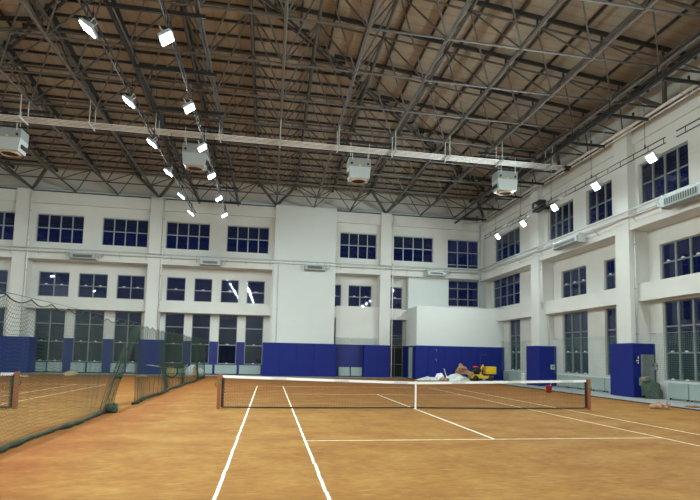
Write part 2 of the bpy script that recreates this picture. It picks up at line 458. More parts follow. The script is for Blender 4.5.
window(back, M11, .12, 3, [.28, .70])
window(back, DOORWIN, .14, 1, [.38])
for q in BL: window(back, q, .12, 2 if q[1] - q[0] > 1.7 else 1, [.385, .73], handles=(.0, .385))
for q, c in zip(RU, (4, 4, 3, 4, 4)): window(right, q, -.45, c, [.5], mull=.11, louvre=.52)
for q, c in zip(RM, (3, 2, 4, 3)): window(right, q, .12, c, [.5], handles=(.5,), mull=.11)
window(right, R1, .12, 4, [.34, .68], mull=.13)
for q, c in zip(RL, (3, 2, 4, 3, 2)): window(right, q, .12, c, [.345, .68], handles=(.0, .345), mull=.11)
# outside world seen through the glass is only the night sky and dark ground
struct(MB().box((-80, 27.2, -.6), (80, 90, -.5)).box((14.2, -60, -.6), (80, 27.2, -.5)).build('ground_outside', 'black'))

# doorway in the back wall beside the annex
d = sempty('door_1', (5.4, 25.9, 0))
MB().box((4.72, 25.92, 0), (6.1, 25.98, ZP)).build('door_leaf', 'black', d)
mb = MB()
for a in (4.72, 5.36, 6.04): mb.box((a, 25.86, 0), (a + .06, 25.93, ZP))
for z in (.02, 1.05, 2.45): mb.box((4.78, 25.865, z), (6.04, 25.925, z + .06))
mb.build('door_frame', 'alu', d)
d = sempty('door_2', (6.2, 22.9, 0))
MB().box((6.06, 22.85, .03), (6.12, 23.8, 2.48)).build('door_leaf', 'rad', d)

# ------------------------------------------------------------------ blue padded casings
def pad(x0, y0, x1, y1, label, face='y', seams=(), holes=0, z=ZP):
    t = thing('pillar_padding', label, 'wall padding', ((x0+x1)/2, y0, 0), 'blue padded casings')
    core = MB()
    if face == 'y':
        us = [x0, *seams, x1]
        for a, b in zip(us, us[1:]): core.box((a + .006, y0, .04), (b - .006, y0 + .06, z))
        core.box((x0 + .01, y0 + .05, .04), (x1 - .01, y1, z - .01))
    else:
        us = [y0, *seams, y1]
        for a, b in zip(us, us[1:]): core.box((x0, a + .006, .04), (x0 + .06, b - .006, z))
        core.box((x0 + .05, y0 + .01, .04), (x1, y1 - .01, z - .01))
    core.build('padding_board', 'blue', t, bevel=.012)
    return t
pad(-24.6, 24.3, -21.84, 25.55, 'blue padded casing on the wall behind the net post on the neighbouring court', seams=(-23.2,))
pad(-14.49, 24.36, -12.81, 25.55, 'blue padded casing round the pillar behind the wheelbarrow')
pad(-5.41, 24.3, .28, 24.9, 'wide blue padded casing along the foot of the projecting white wall block', seams=(-4.1, -2.8, -1.45))
pad(2.55, 24.4, 4.68, 25.0, 'blue padded casing round the pillar beside the dark doorway', seams=(3.7,))
p = pad(6.12, 21.9, 13.38, 22.0, 'long blue padded boards along the front of the low white annex', seams=(7.1, 8.45, 9.8, 11.15, 12.3))
MB().box((6.12, 21.95, .04), (6.2, 22.5, ZP - .02)).box((6.12, 22.5, .04), (6.2, 25.0, ZP - .02)).build('side_board', 'blue', p)
mb = MB()
for z in (2.36, 1.62): mb.tube([(7.72, 21.86, z), (7.72, 21.8, z - .02), (7.76, 21.8, z - .16), (7.76, 21.88, z - .18)], .018, 6)
mb.build('pull_handle', 'galv', p)
for c, lab in zip(RP[:3], ('blue padded casing round the pillar beyond the red bucket', 'blue padded casing with a grey metal door round the pillar beside the green sack', 'blue padded casing round the next pillar towards the viewer')):
    pad(12.18, c - .82, XR, c + .94, lab, face='x')

# ------------------------------------------------------------------ skirting pipes / small kerb along the back wall is part of the slab

# ------------------------------------------------------------------ roof deck
def deckface(pts, name, m):
    mb = MB(); n = len(pts)
    mb.v = [(x, y, ztop(x, y) + .62 + dz) for dz in (0, .12) for x, y in pts]
    mb.f = [tuple(range(n - 1, -1, -1)), tuple(range(n, 2 * n))] + [(i, (i + 1) % n, n + (i + 1) % n, n + i) for i in range(n)]
    return struct(mb.build(name, m))
xa, xb, yb = XL - .4, XR + .4, 26.2
deckface([(XRIDGE, YF - .4), (xb, YF - .4), (xb, YA + xb - XRIDGE), (XRIDGE, YA)], 'ceiling', 'deckx')
deckface([(xa, YF - .4), (XRIDGE, YF - .4), (XRIDGE, YA), (xa, YA + XRIDGE - xa)], 'ceiling', 'deckx')
hw = yb - YA
deckface([(XRIDGE, YA), (xb, YA + xb - XRIDGE), (xb, yb), (XRIDGE + hw, yb), (XRIDGE - hw, yb)] if XRIDGE + hw < xb else [(XRIDGE, YA), (xb, YA + xb - XRIDGE), (xb, yb), (xa, yb), (xa, YA + XRIDGE - xa)], 'ceiling', 'deck')

# ------------------------------------------------------------------ space frame
tr = thing('roof_truss', 'grey-brown steel space frame spanning the hall under the brown roof sheets', 'roof truss', (XRIDGE, 8, 13.6))
ZB = 13.6
TX = [x + 1.49 for x in NX[:-1]]; TY = [y + 1.515 for y in NY[:-1]]
XBEND = XRIDGE
for x in NX: MB().bar((x, NY[0], ZB), (x, NY[-1], ZB), .065, 8).build('bottom_chord', 'steel', tr, smooth=True)
for y in NY: MB().bar((NX[0], y, ZB), (NX[-1], y, ZB), .045, 8).build('bottom_chord', 'steel', tr, smooth=True)
for x in TX: MB().tube([(x, y, ztop(x, y)) for y in TY], .075, 8).build('top_chord', 'steel', tr, smooth=True)
for y in TY: MB().tube([(x, y, ztop(x, y)) for x in TX], .05, 8).build('top_chord', 'steel', tr)
webs = []
for i, x in enumerate(NX):
    for j, y in enumerate(NY):
        for di in (-1, 0):
            for dj in (-1, 0):
                a, b = i + di, j + dj
                if 0 <= a < len(TX) and 0 <= b < len(TY):
                    onp = (j == len(NY) - 1 and i in (3, 6, 9, 12, 15)) or (i == len(NX) - 1 and j in (8 - 0, 5 + 0, 2))
                    webs.append(((x, y, ZB), (TX[a], TY[b], ztop(TX[a], TY[b])), .12 if onp else .038))
C0 = Vector((-4.9, -17.4, 1.76)); Rm = Matrix((r2, u2, -f))
def inview(a, b):
    m = (Vector(a) + Vector(b)) / 2 - C0; q = Rm @ m
    if q.z > -1: return False
    px = 366.6 + 528.8 * q.x / -q.z; py = 308.7 - 528.8 * q.y / -q.z
    return 0 < px < 700 and 0 < py < 500
vis = sorted([w_ for w_ in webs if inview(w_[0], w_[1])], key=lambda w_: ((Vector(w_[0]) + Vector(w_[1])) / 2 - C0).length / (w_[2] / .038))
near = set(map(id, vis[:100])); rest = MB()
for w_ in webs:
    if id(w_) in near: MB().bar(w_[0], w_[1], w_[2], 6).build('web_brace', 'steel', tr)
    else: rest.bar(w_[0], w_[1], w_[2], 5)
o = rest.build('web_braces', 'steel', tr); o['kind'] = 'stuff'
# ball nodes
nb = MB(); nt_ = MB()
for x in NX:
    for y in NY: nb.blob((x, y, ZB), (.095, .095, .095), amp=0, nu=8, nv=5, flat=2)
for x in TX:
    for y in TY:
        nb.blob((x, y, ztop(x, y)), (.11, .11, .11), amp=0, nu=8, nv=5, flat=2)
        nt_.bar((x, y, ztop(x, y)), (x, y, ztop(x, y) + .34), .055, 6)
o = nb.build('chord_nodes', 'steel', tr, smooth=True); o['kind'] = 'stuff'
o = nt_.build('purlin_posts', 'purlin', tr); o['kind'] = 'stuff'
# side slopes: main purlins run across, light ones along the hall; end slope the other way round
def line_over(m_, pts, w_, h_, dz):
    for p, q in zip(pts, pts[1:]):
        if (Vector(p) - Vector(q)).length > .05: m_.rect((p[0], p[1], ztop(*p) + dz), (q[0], q[1], ztop(*q) + dz), w_, h_)
for y in TY:
    m_ = MB(); h = max(0, y - YA)
    for q in ([(XRIDGE + h, y), (XR - .05, y)], [(XL + .05, y), (XRIDGE - h, y)]):
        m_ = MB(); line_over(m_, q, .10, .18, .43)
        if m_.v and q[1][0] > q[0][0]: m_.build('main_purlin', 'purlin', tr)
for x in TX:
    y = YA + abs(x - XRIDGE)
    if y < 24.5: line_over(m2 := MB(), [(x, y), (x, 25.0)], .16, .16, .43); m2.build('main_purlin', 'purlin', tr)
x = TX[0] - 2.235
while x < XR - 1.4:
    x += 1.49
    y = min(25, YA + abs(x - XRIDGE))
    MB().rect((x, NY[0], ztop(x) + .56), (x, y, ztop(x) + .56), .08, .11).build('secondary_purlin', 'purlin', tr)
y = YA + .6
while y < 24.9:
    h = y - YA
    line_over(m2 := MB(), [(max(XL, XRIDGE - h), y), (min(XR, XRIDGE + h), y)], .08, .11, .56)
    m2.build('secondary_purlin', 'purlin', tr); y += 1.01
# diagonal bracing in the top layer
for sgn in (1, -1):
    for off in (-.13, .13):
        pts = []
        for k in range(0, 7 if sgn > 0 else 7):
            xx = XRIDGE + sgn * 3.4 * k; yy = YA + 3.4 * k
            pts.append((xx + off * .7, yy - off * .7 * sgn, ztop(xx, yy) + .1))
        MB().tube(pts, .07, 6).build('diagonal_brace', 'purlin', tr)
# heavy edge members along the walls
MB().rect((NX[0], 24.82, 13.47), (NX[-1], 24.82, 13.47), .1, .16).build('edge_chord', 'purlin', tr)
MB().rect((12.97, NY[0], 13.5), (12.97, NY[-1], 13.5), .08, .12).build('edge_chord', 'purlin', tr)
MB().bar((12.2, NY[0], ztop(12.2) - .1), (12.2, 22, ztop(12.2) - .1), .09, 8).build('edge_chord', 'purlin', tr)

# pale gutter pipe on the wall head
tag(MB().bar((XL + .3, 24.74, 13.62), (-4.9, 24.74, 13.62), .09, 8).build('gutter_pipe', 'gutter', smooth=True), 'pale grey pipe along the head of the back wall, longer stretch beyond the white block', 'pipe')
tag(MB().bar((.15, 24.74, 13.62), (12.7, 24.74, 13.62), .09, 8).build('gutter_pipe', 'gutter', smooth=True), 'pale grey pipe along the head of the back wall between white block and corner', 'pipe')

# ------------------------------------------------------------------ dark rails with cross arms hung under the trusses
def railframe(name, label, x0, x1, ys, z, y0, y1, both):
    t = thing(name, label, 'steel rail', (x0, y0, z))
    MB().rect((x0, y0, z), (x0, y1, z), .11, .13).build('rail', 'dark', t)
    if both: MB().rect((x1, y0, z), (x1, y1, z), .09, .10).build('rail', 'dark', t)
    for yy in ys:
        MB().rect((x0, yy, z - .09), (x1 + .25, yy, z - .09), .09, .13).build('cross_arm', 'dark', t)
        MB().box((x1 - .55, yy - .03, z), (x1 - .48, yy + .03, z + .16)).build('stud', 'dark', t)
    hm = MB()
    for yy in NY:
        if y0 < yy < y1: hm.bar((x0, yy, z), (x0, yy, 13.6), .025, 6)
    hm.build('hanger_rod', 'dark', t)
railframe('hanging_rail', 'black steel rail with short cross arms hung close to the windowed side wall', 10.05, 11.7, [-5.9, -2.9, .2, 3.5, 6.75, 9.9, 13, 16, 19.2, 22.2], 13.0, -8, 24.2, False)
railframe('hanging_rail', 'pair of black steel rails joined by cross arms above the lamps over the divider', -10.5, -7.65, [-3.3, .05, 3.8, 7.4, 11.2, 15, 18.8, 22.4], 13.0, -8, 23.4, True)

# ------------------------------------------------------------------ five cream pipes crossing the hall
pg = 'cream pipes crossing the hall'
names5 = ['lowest and nearest', 'second from the viewer', 'middle', 'fourth from the viewer', 'topmost and furthest']
names5 = ['first', 'second', 'middle', 'fourth', 'last']
for k in range(5):
    yy = 8.80 + .165 * k
    tag(MB().bar((XL + .2, yy, 12.5), (10.9 + .12 * (k % 3), yy, 12.5), .022, 8).build('overhead_pipe', 'pipe', smooth=True),
        'long cream pipe under the roof, %s of five counting away from the court net' % names5[k], 'pipe', pg)
hx = [x_ for x_ in NX if -30 < x_ < 11]
hn = 0
for x_ in hx:
    t = thing('pipe_hanger', 'white bracket holding the cream pipes, %s from the windowed side wall' % (ORD[len(hx) - 1 - hn] if len(hx) - 1 - hn < 12 else str(len(hx) - hn) + 'th'), 'pipe bracket', (x_, 9.1, 12.45), 'white pipe brackets')
    hn += 1
    MB().rect((x_, 8.55, 12.435), (x_ + .0, 9.6, 12.435), .05, .05).build('bracket_arm', 'wpipe', t)
    MB().bar((x_, 8.75, 12.43), (x_, 8.75, 13.55), .024, 6).build('hanger_rod', 'wpipe', t)
    MB().bar((x_, 9.53, 12.43), (x_, 9.53, 13.55), .024, 6).build('hanger_rod', 'wpipe', t)
# end elbow and valve
t = thing('pipe_valve', 'black valve at the end of the cream pipes near the side wall', 'valve', (11.2, 9.1, 12.5))
MB().tube([(10.88, 8.82, 12.5), (11.3, 9.1, 12.5), (11.3, 9.5, 12.5)], .05, 8).lathe((11.3, 9.2, 12.5), [(.0, -.1), (.12, -.1), (.12, .1), (0, .1)], 12).build('valve_body', 'black', t)

# ------------------------------------------------------------------ suspended fan heaters
def heater(cx, cy, label, dang=0):
    zt, zb = 12.3, 11.1
    t = thing('unit_heater', label, 'heater', (cx, cy, zb), 'heaters hung under the cream pipes')
    w_ = .60; dp = .85; zm = 11.82
    c = MB(); c.box((cx - w_, cy, zm), (cx + w_, cy + dp, zt)); c.build('casing', 'heater_dark', t, bevel=.02)
    # lower hood: front face slopes outwards a little, bottom narrows
    h = MB(); b0 = [(cx - w_, cy, zm), (cx + w_, cy, zm), (cx + w_, cy + dp, zm), (cx - w_, cy + dp, zm)]
    b1 = [(cx - w_ + .07, cy - .02, 11.18), (cx + w_ - .07, cy - .02, 11.18), (cx + w_ - .07, cy + dp - .05, 11.18), (cx - w_ + .07, cy + dp - .05, 11.18)]
    h.v = b0 + b1; h.f = [(0, 1, 2, 3), (0, 4, 5, 1), (1, 5, 6, 2), (2, 6, 7, 3), (3, 7, 4, 0), (4, 7, 6, 5)]
    h.build('air_hood', 'heater', t, bevel=.02)
    MB().box((cx - w_ + .01, cy - .012, zm - .012), (cx + w_ - .01, cy + .03, zm + .012)).build('casing_seam', 'galv', t)
    MB().lathe((cx, cy + .40, 11.14), [(.40, 0.05), (.44, .05), (.44, -.03), (.38, -.05), (.37, .05)], 24).build('outlet_ring', 'brass', t, smooth=True)
    MB().lathe((cx, cy + .40, 11.15), [(.0, .02), (.37, .02), (.37, .0), (0, .0)], 24).build('outlet_grille', 'black', t)
    MB().box((cx - .62, cy + .15, 11.35), (cx - .585, cy + .7, 11.55)).build('side_vent', 'black', t)
    MB().box((cx + .585, cy + .15, 11.35), (cx + .62, cy + .7, 11.55)).build('side_vent', 'black', t)
    for s_ in (-1, 1): MB().lathe((cx + s_ * .44, cy, 11.98), [(0, -.05), (.06, -.05), (.06, .01)], 12, 'y').build('rubber_grommet', 'black', t)
    MB().box((cx - .05, cy - .006, 11.85), (cx + .05, cy + .001, 11.93)).build('warning_sticker', 'yellow', t)
    MB().box((cx - w_ - .06, cy - .05, zt), (cx + w_ + .06, cy + dp, zt + .04)).build('top_plate', 'black', t)
    for s_ in (-1, 1):
        MB().bar((cx + s_ * .5, cy + .1, zt), (cx + s_ * .5, cy + .1, 13.2), .02, 6).build('hanger_rod', 'wpipe', t)
        MB().tube([(cx + s_ * .42, cy - .04, zt - .12), (cx + s_ * .42, cy - .05, zt + .22)], .025, 6).build('mounting_strap', 'wpipe', t)
    b = thing('hanger_beam', label.replace('grey-green fan heater', 'black beam with red clamps above the heater'), 'hanger beam', (cx, cy + .1, 13.2), 'black beams above the heaters')
    MB().rect((cx - 1.75, cy + .1, 13.22), (cx + 1.75, cy + .1, 13.22), .09, .13).rect((cx - 1.75, cy + .75, 13.22), (cx + 1.75, cy + .75, 13.22), .09, .13).build('beam', 'dark', b)
    for s_ in (-1, 1):
        MB().box((cx + s_ * .55 - .035, cy, 13.27), (cx + s_ * .55 + .035, cy + .12, 13.37)).build('beam_clamp', 'red', b)
for cx, lab in ((-17.6, 'grey-green fan heater hung under the pipes at the picture edge over the other court'), (-9.0, 'grey-green fan heater hung among the floodlights over the dividing net'),
                (-.5, 'grey-green fan heater hung over the middle of the court'), (7.95, 'grey-green fan heater hung nearest the windowed side wall')):
    heater(cx, 9.72, lab)

# ------------------------------------------------------------------ lighting rails and floodlights
ZL = 10.3
def floodproto():
    t = thing('floodlight', 'x', 'floodlight', (0, 0, 0), 'LED floodlights on the lighting rails')
    MB().tube([(0, -.12, .10), (0, -.12, .34), (0, .12, .34), (0, .12, .10)], .018, 6).build('mounting_bracket', 'galv', t)
    b = MB(); b.box((-.2, -.24, .015), (.2, .24, .07))
    for k in range(7): b.box((-.18, -.21 + k*.07 - .008, .07), (.18, -.21 + k*.07 + .008, .12))
    b.build('housing', 'galv', t, bevel=.008)
    MB().box((-.17, -.21, -.012), (.17, .21, .016)).build('lamp_lens', 'lens', t, bevel=.006)
    MB().box((-.06, -.07, .12), (.06, .07, .2)).build('driver_box', 'galv', t, bevel=.008)
    return t
proto = floodproto(); first = [True]
LI = bpy.data.lights.new('flood_beam', 'AREA'); LI.shape = 'RECTANGLE'; LI.size = .34; LI.size_y = .42; LI.spread = math.radians(180);
LS = bpy.data.lights.new('lens_spill', 'POINT'); LS.shadow_soft_size = .06; LS.color = (.80, .97, 1.0); LI.energy = 1.0; LI.color = (.82, .97, .97)
def lightrail(x, y0, y1, ys, tilt, label, lamplab, ordn, zs=ZL, gap=None):
    t = thing('lighting_rail', label, 'lighting rail', (x, y0, zs), 'ladder-shaped lighting rails')
    segs = [(y0, y1)] if not gap else [(y0, gap[0]), (gap[1], y1)]
    for a, b in segs:
        k = a + .1; m_ = MB()
        for dz in (.42, .66): m_.bar((x, a, zs + dz), (x, b, zs + dz), .027, 6)
        while k < b:
            m_.bar((x, k, zs + .42), (x, k, zs + .66), .016, 5); k += .92
        m_.build('ladder_rail', 'dark', t)
    k = segs[0][0]
    for yy in ys:
        hr = MB().bar((x, yy + .35, zs + .66), (x, yy + .35, 13.6), .010, 5); hr.bar((x, yy + .35, zs + .62), (x, yy + .35, zs + .8), .035, 6)
        hr.build('suspension_wire', 'dark', t)
    n = len(ys)
    for i, yy in enumerate(ys):
        if first[0]: q = proto; first[0] = False
        else: q = copy_tree(proto)
        q.location = (x, yy, zs + .08); q.rotation_euler = (0, tilt, 0)
        q['label'] = lamplab % ordn[i]
        lo = bpy.data.objects.new('flood_beam', LI); COL.objects.link(lo)
        dv = Vector((-math.sin(tilt), 0, -math.cos(tilt)))
        lo.location = Vector((x, yy, zs + .08)) + dv * .02; lo.rotation_euler = (0, tilt, 0)
        sp = bpy.data.objects.new('lens_spill', LS); COL.objects.link(sp); sp.location = Vector((x, yy, zs + .08)) + dv * .10
LYs = [-21.3, -17.5, -13.7, -9.9, -6.1, -2.7, 1.55, 5.25, 8.9, 12.75, 16.4]
oL = ['%s from the far end' % ORD[10 - i] for i in range(11)]
lightrail(-8.0, -24, 18.4, LYs, -.60, 'black ladder-shaped lighting rail on the near side of the divider, over this court', 'lit LED floodlight over this court, %s of its rail', oL)
lightrail(-10.05, -24, 18.4, LYs, .60, 'black ladder-shaped lighting rail beyond the divider, over the neighbouring court', 'lit LED floodlight just beyond the divider, %s of its rail', oL)
RYs = [-21.2, -17.4, -13.6, -9.7, -5.9, -2.0, 1.95, 5.85, 9.75, 13.55, 17.4]
lightrail(10.8, -24, 19.8, RYs, .95, 'black ladder-shaped lighting rail along the windowed side wall', 'lit LED floodlight by the side wall, %s of its rail', oL, gap=(.5, 1.1))
lightrail(-30.6, -24, 22.4, [y_ for y_ in LYs[::2]], -.25, 'black ladder-shaped lighting rail along the far side of the neighbouring court', 'lit LED floodlight over the neighbouring court, %s of the outer rail', [oL[i] for i in range(0, 11, 2)])

# ------------------------------------------------------------------ pipes along the wall beams
def wallrun(label, pts, r_=.035, m='wpipe'):
    return tag(MB().tube(pts, r_, 8).build('wall_pipe', m, smooth=True), label, 'pipe')
wallrun('upper white pipe running along the back wall beam', [(XL + .1, 24.32, 9.10), (12.2, 24.32, 9.10)], .04)
wallrun('lower white pipe running along the back wall beam', [(XL + .1, 24.34, 8.86), (12.1, 24.34, 8.86)], .03)
wallrun('upper white pipe running along the side wall beam', [(12.08, -8, 9.06), (12.08, 24.2, 9.06)], .045)
wallrun('lower white pipe running along the side wall beam', [(12.12, -8, 8.82), (12.12, 24.1, 8.82)], .03)
wallrun('thick cream pipe high along the side wall under the truss ends', [(11.95, -8, 13.12), (11.95, 24.1, 13.12)], .07, 'pipe')
wallrun('thin cream pipe high along the side wall beside the thick one', [(12.15, -8, 13.02), (12.15, 24.1, 13.02)], .035, 'pipe')
for i in range(24):
    k = -31 + 1.85 * i
    if k > 12: break
    t = tag(MB().tube([(k, 24.58, 8.62), (k, 24.28, 8.80), (k, 24.28, 9.06)], .014, 5).build('pipe_clip', 'galv'), 'small metal clip holding the pipes to the back wall beam', 'pipe clip', 'clips along the back wall beam')
for i in range(10):
    k = 23 - 3.0 * i
    tag(MB().tube([(12.39, k, 8.45), (12.0, k, 8.86), (12.39, k, 8.86)], .022, 5).build('pipe_bracket', 'wpipe'), 'white triangular bracket carrying pipes along the side wall beam', 'pipe bracket', 'brackets along the side wall beam')
for i in range(9):
    k = 22.0 - 2.6 * i
    tag(MB().tube([(11.7, k, 13.55), (11.7, k, 12.98), (12.25, k, 12.98), (12.25, k, 13.4)], .022, 5).build('pipe_stirrup', 'wpipe'), 'white stirrup hanging the cream pipes high along the side wall', 'pipe bracket', 'stirrups along the high side wall pipes')
# downpipes
dp_labels = []
def downpipe(x, y, z0, z1, label, m='wall', r_=.045):
    t = thing('downpipe', label, 'pipe', (x, y, z0))
    MB().bar((x, y, z0), (x, y, z1), r_, 8).build('pipe_run', m, t, smooth=True)
    for k in range(int((z1 - z0) / 2.2) + 1):
        MB().lathe((x, y, z0 + .4 + k * 2.2), [(r_, 0), (r_ + .02, 0), (r_ + .02, .06), (r_, .06)], 10).build('pipe_clamp', 'galv', t)
downpipe(-22.5, 24.42, 2.62, 13.4, 'cream downpipe beside the pillar at the picture edge', 'pipe', .04)
downpipe(-13.2, 24.42, 2.62, 13.4, 'cream downpipe beside the pillar behind the wheelbarrow', 'pipe', .04)
downpipe(4.8, 24.42, .0, 13.4, 'cream downpipe beside the pillar next to the annex', 'pipe', .04)
downpipe(-4.45, 24.36, 2.6, 8.9, 'thin grey conduit down the projecting white wall block', 'gutter', .018)
downpipe(12.3, 24.3, 5.7, 13.0, 'pale downpipe in the corner of the hall', 'gutter', .07)
downpipe(12.2, 24.0, 5.7, 8.1, 'slim pale pipe beside the corner downpipe', 'wpipe', .04)
downpipe(12.6, 5.44, 2.64, 8.18, 'white downpipe on the pillar above the grey metal door', 'wpipe', .045)
downpipe(12.5, 14.41, 5.0, 8.18, 'cream downpipe on the pillar above the red bucket', 'wall', .045)
tag(MB().tube([(12.5, 14.3, 8.9), (12.5, 14.3, 5.6), (12.9, 14.28, 4.6), (12.95, 14.28, 2.7)], .035, 8).build('wall_pipe', 'wall', smooth=True), 'cream pipe bending inwards below the beam beside the first pillar', 'pipe')

# ------------------------------------------------------------------ wall mounted fan units
def wallunit(fn, u0, u1, d0, d1, z0, z1, label):
    t = thing('wall_air_unit', label, 'air unit', fn((u0+u1)/2, d0, z0), 'air units hung on the wall beams')
    MB().box(fn(u0, d0, z0), fn(u1, d1, z1)).build('casing', 'galv', t, bevel=.02)
    MB().box(fn(u0 + .2, d0 - .012, z0 + .08), fn(u1 - .2, d0 + .01, z1 - .1)).build('grille_recess', 'alu', t)
    m_ = MB(); n = 14
    for k in range(n):
        c = u0 + .22 + (u1 - u0 - .44) * (k + .5) / n
        m_.box(fn(c - .02, d0 - .025, z0 + .09), fn(c + .02, d0 - .01, z1 - .11))
    m_.build('grille', 'black', t)
    for s_ in (u0 - .05, u1 + .02): MB().box(fn(s_, d0 + .1, z0 - .03), fn(s_ + .03, d1, z1 + .15)).build('side_bracket', 'wpipe', t)
    m_ = MB().tube([fn(u1 + .05, d0 + .2, z0 + .2), fn(u1 + .35, d0 + .2, z0 + .15), fn(u1 + .5, d0 + .25, z1 + .1)], .03, 6)
    m_.build('connecting_hose', 'galv', t)
def fb(u, d, z): return (u, 24.5 + d, z)
def fr_(u, d, z): return (12.35 + d, u, z)
wallunit(fb, -19.5, -17.75, -.55, -.1, 8.42, 8.80, 'grey air unit on the back wall beam above the two neighbouring-court windows')
wallunit(fb, -10.35, -8.85, -.55, -.1, 8.42, 8.80, 'grey air unit on the back wall beam between wheelbarrow pillar and white block')
wallunit(fb, -2.4, -.85, -.65, -.15, 8.40, 8.80, 'grey air unit mounted on the projecting white wall block')
wallunit(fb, 7.65, 9.15, -.55, -.1, 8.45, 8.80, 'grey air unit on the back wall beam above the annex')
wallunit(fr_, 8.9, 11.4, -.75, -.2, 8.32, 8.66, 'grey air unit on the side wall beam between the two padded pillars')
wallunit(fr_, .2, 2.45, -.75, -.2, 8.40, 8.86, 'grey air unit on the side wall beam at the picture edge')

# loudspeaker
t = thing('loudspeaker', 'black boxy loudspeaker on the side wall pillar behind the lighting rail', 'loudspeaker', (12.0, 13.6, 11.2))
MB().box((11.75, 13.15, 11.35), (12.2, 14.2, 11.95)).build('cabinet', 'black', t, bevel=.015)
MB().box((11.735, 13.22, 11.41), (11.75, 14.13, 11.89)).build('speaker_grille', 'dark', t)
MB().box((11.722, 13.5, 11.6), (11.735, 13.85, 11.66)).box((11.722, 13.6, 11.72), (11.735, 13.85, 11.75)).build('badge', 'white', t)
MB().box((12.2, 13.5, 11.55), (12.78, 13.6, 11.65)).box((12.2, 13.8, 11.55), (12.78, 13.9, 11.65)).build('bracket', 'black', t)

# ------------------------------------------------------------------ radiators
def radiator(fn, u0, u1, d, label, grp):
    t = thing('radiator', label, 'radiator', fn((u0+u1)/2, d, .05), grp)
    m_ = MB(); n = max(6, int((u1 - u0) / .11)); s_ = (u1 - u0) / n
    for k in range(n): m_.box(fn(u0 + s_ * k + .008, d - .03, .12), fn(u0 + s_ * (k + 1) - .008, d + .02, .74))
    m_.box(fn(u0, d, .10), fn(u1, d + .06, .76))
    m_.build('radiator_fins', 'rad', t)
    MB().box(fn(u0, d - .03, .76), fn(u1, d + .07, .80)).build('top_cover', 'rad', t)
    MB().box(fn(u0 + .05, d, .03), fn(u0 + .12, d + .05, .12)).box(fn(u1 - .12, d, .03), fn(u1 - .05, d + .05, .12)).build('support_foot', 'black', t)
def bk(u, d, z): return (u, 25.66 + d, z)
def rk(u, d, z): return (13.26 + d, u, z)
g1 = 'pale green radiators under the back windows'
for i, (a, b) in enumerate([(-22.25, -21.22), (-21.1, -20.1), (-19.5, -18.5), (-18.35, -17.35), (-16.7, -15.7), (-15.6, -14.6)]):
    radiator(bk, a, b, 0, 'pale green radiator seen through the netting, %s from the picture edge' % ORD[i], g1)
for i, a in enumerate([-12.78, -10.93, -9.08, -7.22]):
    radiator(bk, a, a + 1.66, 0, 'wide pale green radiator %s beyond the wheelbarrow pillar, under the narrow windows' % ORD[i], g1)
for i, (a, b) in enumerate([(.6, 1.5), (1.6, 2.5)]):
    radiator(lambda u, d, z: (u, 24.93 + d, z), a, b, 0, 'pale radiator on the blue wall %s the white block' % ('right beside' if i == 0 else 'one place along from'), g1)
g2 = 'pale green radiators under the side windows'
for i, a in enumerate([22, 20.8, 19.6, 18.4, 17.2, 16.05]):
    if i in (0,): continue
    radiator(rk, a - .1, a + 1.0, 0, 'pale green radiator under the corner window beside the annex, %s from the annex' % ORD[i - 1], g2)
for i in range(5): radiator(rk, 12.75 - 1.25 * i, 12.75 - 1.25 * i + 1.17, 0, 'pale green radiator between the two padded pillars, %s from the bucket pillar' % ORD[i], g2)
for i in range(5): radiator(rk, 3.10 - 1.25 * i, 3.10 - 1.25 * i + 1.17, 0, 'pale green radiator beside the green sack, %s from the metal door' % ORD[i], g2)

